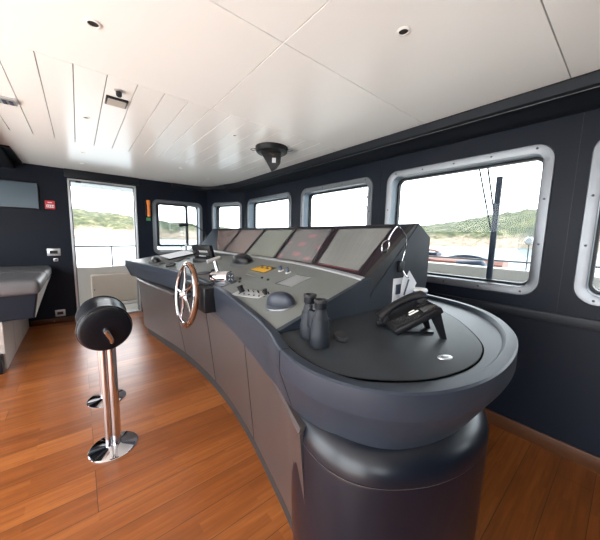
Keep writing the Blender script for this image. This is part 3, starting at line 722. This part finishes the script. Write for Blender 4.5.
for k, (x, y) in enumerate(((.976, 1.611), (.964, 1.514), (.90, 1.79), (.86, 1.72))):
    p = onz_(x, y, .0005); m = T(*p) @ RY(-slope(y))
    tag(MB().lathe([(.010, 0), (.009, .006), (.006, .009)], m=m, n=12).build('push_button', 'black'), 'tiny black push button on the grey desk between throttle and amber panel', 'button', 'push buttons on the desk')
b = MB()
p = onz_(.98, 1.78, .0006); m = T(*p) @ RY(-slope(1.7))
t = thing('key_strip', 'row of tiny pale keys just in front of the amber panel', 'keypad', p)
for i in range(5):
    MB().box(-.008, .008, -.062+i*.028, -.045+i*.028, 0, .003, m=m).build('key', 'alu', t)
# radio display unit
def radio():
    loc = onz_(1.04, 2.93, .0); t = thing('radio_unit', 'black framed radio unit tilted up on the desk left of the throttle', 'radio', loc, RZ(.42).to_3x3())
    W_ = world_of(t) @ T(0, 0, .012); f = W_ @ T(0, 0, .075) @ RY(-.35)
    MB().box(-.02, .025, -.135, .135, -.075, .085, m=f, bev=.008).build('case', 'black', t)
    MB().box(-.024, -.0205, -.115, .05, -.045, .055, m=f).build('display', 'scr_dark', t)
    MB().box(-.026, -.0245, -.09, .03, .015, .035, m=f).build('label_strip', 'alu', t)
    MB().box(-.026, -.0245, -.05, .05, -.035, -.02, m=f).build('label_strip', 'alu', t)
    MB().tube([(-.022, .095, .02), (-.045, .095, .02)], .014, 12, m=f).build('dial', 'steel', t)
    MB().tube([(-.022, .095, -.03), (-.04, .095, -.03)], .010, 12, m=f).build('dial', 'steel', t)
    MB().box(-.06, .09, -.10, .10, -.035, .012, m=W_, bev=.006).build('foot', 'black', t)
M['scr_dark'] = nmat('dark display', (.02, .02, .022), .15, spec=.8)
radio()
p = onz_(.848, 2.66, 0); t = thing('stub_lever', 'short black lever on desk just left of black oval pad', 'lever', p); W_ = T(*p)
MB().lathe([(.016, 0), (.014, .012)], m=W_, n=14).build('base', 'black', t)
MB().tube([(0, 0, .01), (-.012, -.01, .055)], [.008, .014], 10, m=W_).build('handle', 'black', t)
p = onz_(.835, 2.36, .0005); tag(MB().lathe([(.5, 0), (.5, .006), (.45, .012)], m=T(*p) @ RY(-slope(2.4)) @ RZ(.5) @ Matrix.Diagonal((.055, .17, 1, 1)), n=24).build('oval_pad', 'black'), 'black oval pad lying on desk behind the steering wheel', 'pad')
p = onz_(.84, 2.14, 0); t = thing('round_knob', 'round black knob beside the left end of the throttle barrel', 'knob', p); W_ = T(*p)
MB().lathe([(.018, 0), (.012, .015), (.012, .03), (.020, .036), (.024, .05), (.016, .062)], m=W_, n=18).build('cap', 'black', t)
MB().lathe([(.025, 0), (.025, .004)], m=W_, n=18).build('collar', 'steel', t)
# chart tray at the far end
t = thing('chart_tray', 'pale chart tray in a black frame at far end of console', 'tray', onz_(1.0, 3.78, .001), deskrot(3.8, .0)); W_ = world_of(t)
MB().box(-.17, .17, -.32, .30, 0, .006, m=W_).build('chart', 'paper', t, smooth=False)
for x0, x1, y0, y1 in ((-.19, -.17, -.34, .32), (.17, .19, -.34, .32), (-.19, .19, -.34, -.32), (-.19, .19, .30, .32)):
    MB().box(x0, x1, y0, y1, 0, .014, m=W_, bev=.003).build('frame_bar', 'black', t)
p = onz_(1.20, 4.08, .0); t = thing('white_post', 'short pale post with dark base at the far desk corner', 'post', p); W_ = T(*p)
MB().lathe([(.014, 0), (.012, .06)], m=W_, n=12).build('stem', 'toe', t); MB().lathe([(.014, .06), (.016, .09), (.01, .10)], m=W_, n=12).build('cap', 'white', t)
dome(onz_(.70, 3.62, .0005), deskrot(3.62, .0), .22, .13, .055, 'small black hooded instrument at the far end of the console', 'toe', 'black')
p = onz_(.80, 3.2, .004); tag(MB().tube(catmull([(.70, 3.38, .952), (.76, 3.36, .962), (.82, 3.30, .975), (.88, 3.28, .995), (.95, 3.33, 1.012), (1.0, 3.26, 1.02)], 5), [.016]*5+[.010]*21, 8).build('handset_cable', 'black'), 'black handset cable lying across the desk before the chart tray', 'cable')
t = thing('microphone', 'black fist microphone lying on the desk left of steering wheel', 'microphone', onz_(.76, 3.12, .0), deskrot(3.1, .9)); W_ = world_of(t)
MB().box(-.03, .03, -.045, .05, 0, .03, m=W_, bev=.012).build('body', 'black', t); MB().lathe([(.018, .03), (.016, .033)], m=W_, n=16).build('grille', 'toe', t)

# gooseneck lamps
def near_lamp():
    t = thing('gooseneck_lamp', 'chrome gooseneck chart lamp arching over the right monitor', 'lamp', (1.369, .805, 1.12), group='gooseneck lamps')
    MB().box(1.350, 1.388, .788, .812, 1.12, 1.185, bev=.006).build('socket', 'black', t)
    pts = catmull([(1.369, .798, 1.175), (1.374, .785, 1.24), (1.358, .775, 1.30), (1.331, .775, 1.337), (1.27, .775, 1.366), (1.222, .775, 1.335), (1.191, .775, 1.297)], 8)
    MB().tube(pts, .0038, 10).build('neck', 'chrome', t)
    h = [(1.191, .775, 1.297), (1.155, .772, 1.288), (1.133, .768, 1.272), (1.133, .765, 1.238), (1.165, .768, 1.240), (1.196, .772, 1.262), (1.202, .776, 1.285)]
    g = MB(); g.tube(catmull(h, 5, True), .0028, 8, cyc=True); hd = g.build('head_frame', 'chrome', t)
    MB().box(1.138, 1.172, .758, .772, 1.234, 1.254, bev=.004).build('bulb_housing', 'black', hd)
near_lamp()
t = thing('gooseneck_lamp', 'black gooseneck lamp at far end of console against side window', 'lamp', (1.46, 3.975, 1.2), group='gooseneck lamps')
MB().box(1.44, 1.49, 3.962, 3.99, 1.20, 1.28, bev=.005).build('socket', 'black', t)
MB().tube(catmull([(1.47, 3.98, 1.27), (1.44, 3.985, 1.33), (1.38, 3.99, 1.385), (1.30, 3.995, 1.425), (1.215, 4.0, 1.44), (1.16, 4.0, 1.435)], 6), .0065, 8).build('neck', 'black', t)
MB().tube([(1.20, 4.0, 1.438), (1.18, 4.0, 1.436), (1.09, 4.0, 1.428)], [.012, .020, .022], 12).build('shade', 'black', t)

# papers on the near side of the housing
t = thing('notepad', 'white notepad hanging on the near side of the monitor housing', 'notepad', (1.44, .805, .97))
MB().box(1.318, 1.435, .803, .8105, .958, 1.088).build('back_sheet', 'paper', t, smooth=False)
MB().box(1.335, 1.38, .7995, .803, 1.0, 1.055).build('printed_square', 'slate', t, smooth=False)
t2 = thing('paper_fan', 'fanned loose paper slips clipped over the notepad', 'papers', (1.48, .79, .98))
for i in range(6):
    a = -.85+i*.22
    m = T(1.425, .797-.002*i, 1.098) @ RY(a)
    MB().box(-.042, .042, -.0008, .0008, -.125, -.005, m=m).build('slip', 'paper', t2, smooth=False)
MB().box(1.40, 1.412, .778, .781, 0.99, 1.085, m=T(1.406, 0, 1.04) @ RY(.45) @ T(-1.406, 0, -1.04)).build('pen', 'slate', t2)
MB().tube([(1.370, .790, 1.13), (1.40, .786, 1.10), (1.425, .784, 1.09)], .005, 8).build('clip', 'chrome', t2)
t = thing('blue_mug', 'blue container with a white lid behind the desk phone', 'container', (1.515, .755, .9377))
MB().lathe([(.034, .9377), (.036, .942), (.038, 1.005), (.036, 1.008)], m=T(1.515, .755, 0), n=24).build('body', 'blue', t)
MB().lathe([(.039, 1.008), (.041, 1.014), (.036, 1.024), (.001, 1.028)], m=T(1.515, .755, 0), n=24).build('lid', 'white', t)

# binoculars
def binoculars():
    t = thing('binoculars', 'black marine binoculars standing on end on the round tray', 'binoculars', (.62, .665, .9377))
    z = .9378; sc = 1.0
    prof = [(.030, 0), (.0335, .003), (.0335, .050), (.031, .056), (.0305, .075), (.028, .095), (.0235, .105), (.0225, .112), (.0185, .122), (.0185, .128), (.0215, .131), (.0215, .150), (.0235, .153), (.0235, .160), (.018, .161), (.017, .150)]
    for c in ((.612, .636), (.636, .718)):
        MB().lathe([(r, zz) for r, zz in prof[:6]], m=T(c[0], c[1], z), n=28).build('barrel', 'bino', t)
        MB().lathe([(r, zz) for r, zz in prof[5:12]], m=T(c[0], c[1], z), n=28).build('eyepiece_tube', 'bino', t)
        MB().lathe([(r, zz) for r, zz in prof[10:]], m=T(c[0], c[1], z), n=28).build('eyecup', 'rubber', t)
    MB().box(.605, .645, .655, .700, z+.045, z+.115, bev=.010).build('hinge_bridge', 'bino', t)
    MB().lathe([(.011, z+.06), (.011, z+.135)], m=T(.626, .676, 0), n=16).build('focus_wheel', 'rubber', t)
    MB().box(.645, .672, .640, .672, z+.05, z+.085, bev=.008).build('prism_housing', 'bino', t)
binoculars()
p = V((.722, .640, .9378)); tag(MB().lathe([(.5, 0), (.52, .006), (.46, .014), (.2, .017)], m=T(*p) @ RZ(.9) @ Matrix.Diagonal((.085, .048, 1, 1)), n=24).build('lens_cap', 'rubber'), 'flat grey lens cap lying beside the binoculars', 'lens cap')

# desk phone
def phone():
    P0 = V((.985, .640, .945)); ux = V((.76, -.60, 0)).normalized(); uy = V((.62, .79, 0)).normalized(); uy = (uy-ux*uy.dot(ux)).normalized()
    # local x runs up the sloping face, y across towards the handset
    rot = Matrix((ux, uy, V((0, 0, 1)))).transposed()
    o = V((.880, .510, .9378))
    t = thing('desk_phone', 'black desk phone with handset and keypad on the round tray', 'phone', o, rot)
    W_ = world_of(t); tilt = math.radians(29)
    F = W_ @ T(0, 0, .012) @ RY(-tilt)
    MB().box(0, .190, -.0, .165, 0, .024, m=F, bev=.006).build('body', 'black', t)
    MB().box(.012, .075, .012, .085, .026, .0275, m=F).build('key_field', 'toe', t)
    for i in range(4):
        for j in range(3): MB().box(.018+i*.0155, .028+i*.0155, .018+j*.022, .034+j*.022, .0275, .031, m=F, bev=.0015, seg=1).build('key', 'bezel', t)
    for i in range(6): MB().box(.088+i*.016, .097+i*.016, .008, .016, .026, .029, m=F).build('side_key', 'toe', t)
    MB().box(.085, .125, .05, .062, .026, .0295, m=F, bev=.002, seg=1).build('label', 'white', t)
    MB().box(.092, .118, .070, .080, .026, .0295, m=F, bev=.002, seg=1).build('label', 'white', t)
    MB().box(.130, .183, .018, .092, .026, .032, m=F, bev=.003).build('display', 'scr_dark', t)
    # handset: arched bar with ear and mouth pieces
    hs = [(-.010, .135, .038), (.02, .135, .047), (.065, .135, .057), (.11, .135, .058), (.155, .135, .053), (.195, .135, .040)]
    b = MB(); rings = []
    for i, (x, y_, z) in enumerate(catmull(hs, 5)):
        s = i/25; w = .018+.008*abs(2*s-1)**2; h = .011+.006*abs(2*s-1)**2
        rings.append([(x, y_+w*a, z+h*c) for a, c in ((-1, -.5), (-.8, -1), (.8, -1), (1, -.5), (1, .5), (.7, 1), (-.7, 1), (-1, .5))])
    hd = b.loft(rings, m=F).build('handset', 'black', t, ang=60)
    MB().lathe([(.024, .018), (.025, .034), (.018, .04)], m=F @ T(.005, .135, 0), n=20).build('mouthpiece', 'rubber', hd)
    MB().lathe([(.024, .018), (.025, .036), (.018, .042)], m=F @ T(.177, .135, 0), n=20).build('earpiece', 'rubber', hd)
    # stand
    for y0 in (.012, .135):
        b = MB(); b.loft([[(.130, y0, .080), (.160, y0, .098), (.190, y0, .0), (.172, y0, .0)], [(.130, y0+.016, .080), (.160, y0+.016, .098), (.190, y0+.016, .0), (.172, y0+.016, .0)]], m=W_); b.build('stand_leg', 'black', t, smooth=False)
    b = MB(); b.box(.04, .17, .07, .10, .0, .008, m=W_); b.box(-.03, .03, .15, .17, 0, .02, m=W_, bev=.005); b.build('foot', 'black', t)
    MB().tube(catmull([tuple(F @ V((.20, .15, .05))), (1.20, .56, 1.02), (1.27, .60, .97), (1.36, .66, .935), (1.45, .72, .930), (1.53, .74, .930)], 6), .0035, 8).build('cord', 'white', t)
phone()

# ------------------------------------------------------------------ bar stools
def stool(x, y, seat_z, lab, r=.120, L=.29):
    t = thing('helm_stool', lab, 'stool', (x, y, 0), group='round stools behind the console')
    MB().lathe([(.128, 0), (.128, .004), (.120, .009), (.05, .012), (.038, .020)], m=T(x, y, 0), n=48).build('base_plate', 'chrome', t)
    MB().lathe([(.026, .015), (.026, seat_z-r+.05)], m=T(x+.014, y, 0), n=24).build('post', 'chrome', t)
    MB().lathe([(.016, .015), (.016, seat_z-r+.05)], m=T(x-.024, y-.006, 0), n=18).build('gas_strut', 'chrome', t)
    m = T(x-.012, y-.03, seat_z) @ RX(PI/2+.05)
    pr = [(0, -L/2), (r*.5, -L/2), (r*.88, -L/2+.001), (r*.95, -L/2+.004), (r*.985, -L/2+.011), (r, -L/2+.022), (r, -L/2+.04), (r, L/2-.04), (r, L/2-.022), (r*.985, L/2-.011), (r*.95, L/2-.004), (r*.88, L/2-.001), (r*.5, L/2+.001), (0, L/2+.001)]
    s = MB().lathe([(max(a, .002), z) for a, z in pr], m=m, n=48).build('seat', 'leather', t, ang=60)
    for zz in (-L/2+.03, L/2-.03):
        MB().tube([(r*1.005*math.cos(2*PI*i/48), r*1.005*math.sin(2*PI*i/48), zz) for i in range(48)], .0045, 8, m=m, cyc=True).build('piping', 'leather', s)
    MB().tube([m @ V((.0, 0.0, L/2+.004)), m @ V((0, .0, L/2+.02)), V((x+.01, y-L/2-.035, seat_z-.06)), V((x+.012, y-.12, seat_z-r-.005)), V((x+.014, y-.0, seat_z-r-.02))], [.014, .014, .013, .015, .026], 14).build('seat_bracket', 'chrome', t)
stool(.0975, 1.887, .798, 'black leather drum stool on chrome post, nearer of the two')
stool(.104, 2.505, .61, 'lower stool hidden behind the near one, round chrome base showing', r=.11, L=.25)

# ------------------------------------------------------------------ settee
def settee():
    t = thing('settee', 'raised grey upholstered settee on a pale plinth at left', 'settee', (-1.1, 4.3, 0))
    y0, y1 = 3.58, YF-.03
    MB().box(-1.88, -.585, y0-.0, y1, 0, .46, bev=.006).build('plinth', 'plinth', t)
    for y in (4.05, 4.55): MB().box(-.5865, -.5845, y-.0015, y+.0015, .02, .45).build('panel_joint', 'toe', t, smooth=False)
    b = MB(); b.loft([[(-1.88, y0+.03, .46), (-.375, y0+.03, .46), (-.34, y0+.03, .70), (-1.88, y0+.03, .70)], [(-1.88, y1, .46), (-.42, y1, .46), (-.33, y1, .70), (-1.88, y1, .70)]])
    b.build('seat_box', 'navy', t, smooth=False, bev=.01)
    MB().loft([[(-.3745+.004, y0+.04, .462), (-.3345-.0, y0+.04, .698), (-.334, y0+.04, .698), (-.3705+.002, y0+.04, .462)], [(-.416, y1, .462), (-.326, y1, .698), (-.320, y1, .698), (-.410, y1, .462)]]).build('door_lit_side', 'pale', t, smooth=False)  # pale skin over the navy box side; door light put into its colour
    for i, (a, c) in enumerate(((y0-.03, 4.32), (4.33, y1))):
        b = MB(); b.box(-1.86, -.31, a, c, .695, .842, bev=.05, seg=5); b.build('seat_cushion', 'cushion', t, ang=70)
    b = MB(); b.box(-1.9, -1.74, y0, y1, .80, 1.25, bev=.05, seg=4); b.build('backrest', 'cushion', t, ang=70)
    for sgn in (0,): MB().box(-1.0, -.60, 3.50, 3.575, 0, .17, bev=.004).build('floor_box', 'black', t)
settee()
# ------------------------------------------------------------------ wall items
t = thing('wall_screen', 'flat blue grey screen on the far wall above the settee', 'screen', (-.85, YF-.04, 1.58))
MB().box(-1.33, -.375, YF-.045, YF-.002, 1.59, 1.93, bev=.004).build('case', 'bezel', t)
MB().box(-1.322, -.383, YF-.047, YF-.0455, 1.60, 1.922).build('panel', 'tv', t, smooth=False)
t = thing('red_alarm_plate', 'small red alarm plate with a white strip left of the door', 'alarm plate', (-.27, YF-.02, 1.60))
MB().box(-.322, -.222, YF-.022, YF, 1.60, 1.715, bev=.004).build('plate', 'red', t)
MB().box(-.308, -.232, YF-.0235, YF-.022, 1.625, 1.66).build('white_strip', 'paper', t, smooth=False)
for i in range(4): MB().box(-.30+i*.018, -.29+i*.018, YF-.0242, YF-.0235, 1.633, 1.652).build('mark', 'toe', t, smooth=False)
MB().box(-.295, -.25, YF-.0235, YF-.022, 1.685, 1.695).build('top_mark', 'paper', t, smooth=False)
def outlet(x0, x1, z0, z1, lab, nm):
    t = thing(nm, lab, 'wall plate', ((x0+x1)/2, YF-.01, z0))
    MB().box(x0, x1, YF-.012, YF, z0, z1, bev=.003).build('plate', 'alu', t)
    w, h = x1-x0, z1-z0
    MB().box(x0+w*.2, x1-w*.2, YF-.0135, YF-.012, z0+h*.28, z1-h*.28).build('insert', 'black', t, smooth=False)
outlet(-.345, -.205, .965, 1.065, 'silver framed wall plate with a dark window above the settee end', 'switch_plate')
outlet(-.285, -.235, .885, .930, 'tiny square wall button under the silver wall plate', 'wall_button')
outlet(-.315, -.205, .095, .19, 'silver socket plate low on wall just above the baseboard', 'socket_plate')
tag(MB().lathe([(.008, 0), (.006, .01)], m=T(-.33, YF-.012, .035) @ RX(PI/2), n=10).build('baseboard_stud', 'steel'), 'small round stud on the wooden baseboard left of the door', 'stud')
t = thing('emergency_torch', 'orange emergency torch in a black holder beside the door', 'torch', (.91, YF-.03, 1.56))
MB().box(.872, .905, YF-.03, YF, 1.60, 1.83, bev=.005).build('holder', 'black', t)
MB().lathe([(.020, 1.58), (.022, 1.60), (.022, 1.76), (.027, 1.79), (.027, 1.83), (.020, 1.84)], m=T(.918, YF-.04, 0), n=18).build('body', 'orange', t)
MB().box(.885, .945, YF-.006, YF-.0, 1.515, 1.565).build('green_tag', 'green', t, smooth=False)

# ------------------------------------------------------------------ ceiling fittings
def downlight(x, y, r, lab):
    r *= .74
    t = thing('ceiling_downlight', lab, 'downlight', (x, y, ZC), group='ceiling downlights')
    b = MB(); b.lathe([(r, ZC), (r, ZC-.004), (r*.74, ZC-.006), (r*.70, ZC-.002)], m=T(x, y, 0), n=32, cap=False); b.build('ring', 'white', t)
    MB().lathe([(r*.74, ZC-.0015), (r*.45, ZC-.0005), (.001, ZC-.0005)], m=T(x, y, 0), n=24).build('lens', 'black', t)
for x, y, r, lab in ((.10, 1.53, .038, 'round black-centred downlight in the ceiling nearest the left foreground'), (1.11, .71, .036, 'round black downlight in the big ceiling panel above the near console'),
                     (1.11, 2.30, .030, 'small dark downlight left of the black ceiling periscope'), (.10, 2.74, .034, 'small downlight in the plank ceiling beyond the vent'),
                     (.09, 3.92, .032, 'faint downlight in the ceiling, nearer of two before the door'), (.09, 4.55, .030, 'faint downlight in the ceiling just above the door'),
                     (1.10, 3.88, .030, 'small downlight in the ceiling above the far end of console'), (1.62, 4.3, .028, 'small downlight in ceiling corner near the corner window')):
    downlight(x, y, r, lab)
t = thing('ceiling_vent', 'rectangular black framed vent in the plank ceiling', 'vent', (.25, 2.29, ZC))
b = MB(); b.box(.19, .31, 2.215, 2.355, ZC-.008, ZC, bev=.002); b.build('frame', 'black', t)
MB().box(.198, .302, 2.232, 2.348, ZC-.0095, ZC-.008).build('lens', 'cushion_pale', t) if False else None
M['lens'] = nmat('pale lens', (.42, .38, .33), .4, var=.05)
MB().box(.200, .302, 2.240, 2.348, ZC-.0105, ZC-.008).build('lens', 'lens', t, smooth=False)
t = thing('ceiling_sensor', 'small dark sensor in the ceiling just before the vent', 'sensor', (.245, 2.10, ZC))
MB().lathe([(.024, ZC), (.024, ZC-.006), (.018, ZC-.010)], m=T(.245, 2.10, 0), n=20).build('base', 'alu', t)
MB().lathe([(.016, ZC-.010), (.016, ZC-.032), (.008, ZC-.040)], m=T(.245, 2.10, 0), n=20).build('cap', 'black', t)
t = thing('ceiling_lamp', 'small pale rectangular lamp on the ceiling at the left edge', 'lamp', (-.34, 2.76, ZC))
MB().box(-.42, -.27, 2.70, 2.80, ZC-.02, ZC, bev=.006).build('housing', 'alu', t)
for i in range(4): MB().box(-.405+i*.033, -.385+i*.033, 2.715, 2.785, ZC-.0225, ZC-.02).build('louvre', 'slate', t, smooth=False)
def periscope():
    x, y = 1.53, 2.36
    t = thing('ceiling_periscope', 'black round ceiling mounted compass periscope with hanging mirror bracket', 'periscope', (x, y, ZC))
    MB().lathe([(.158, ZC), (.158, ZC-.010), (.152, ZC-.045), (.135, ZC-.058), (.06, ZC-.060)], m=T(x, y, 0), n=48).build('base_drum', 'black', t)
    for a in (5.6, 2.45):
        cx, cy = x+.178*math.cos(a), y+.178*math.sin(a)
        MB().tube([(cx+.028*math.cos(k*PI/6), cy+.028*math.sin(k*PI/6), ZC-.02) for k in range(12)], .0045, 8, cyc=True).build('lug', 'chrome', t)
    m = T(x-.01, y-.01, ZC-.06) @ RZ(-.68)
    MB().loft([[(-.10, -.03, 0), (.095, -.03, 0), (.095, .045, 0), (-.10, .045, 0)], [(-.045, -.035, -.085), (.085, -.035, -.085), (.085, .04, -.085), (-.045, .04, -.085)], [(.0, -.03, -.165), (.05, -.03, -.135), (.05, .03, -.135), (.0, .03, -.165)]], m=m).build('mirror_box', 'black', t, smooth=False)
    MB().box(.012, .048, -.0375, -.034, -.095, -.05, m=m).build('mirror', 'alu', t, smooth=False)
    MB().tube([(x-.05, y-.05, ZC-.065), (x-.02, y-.06, ZC-.085), (x+.05, y-.02, ZC-.07)], .008, 8).build('handle', 'chrome', t)
periscope()
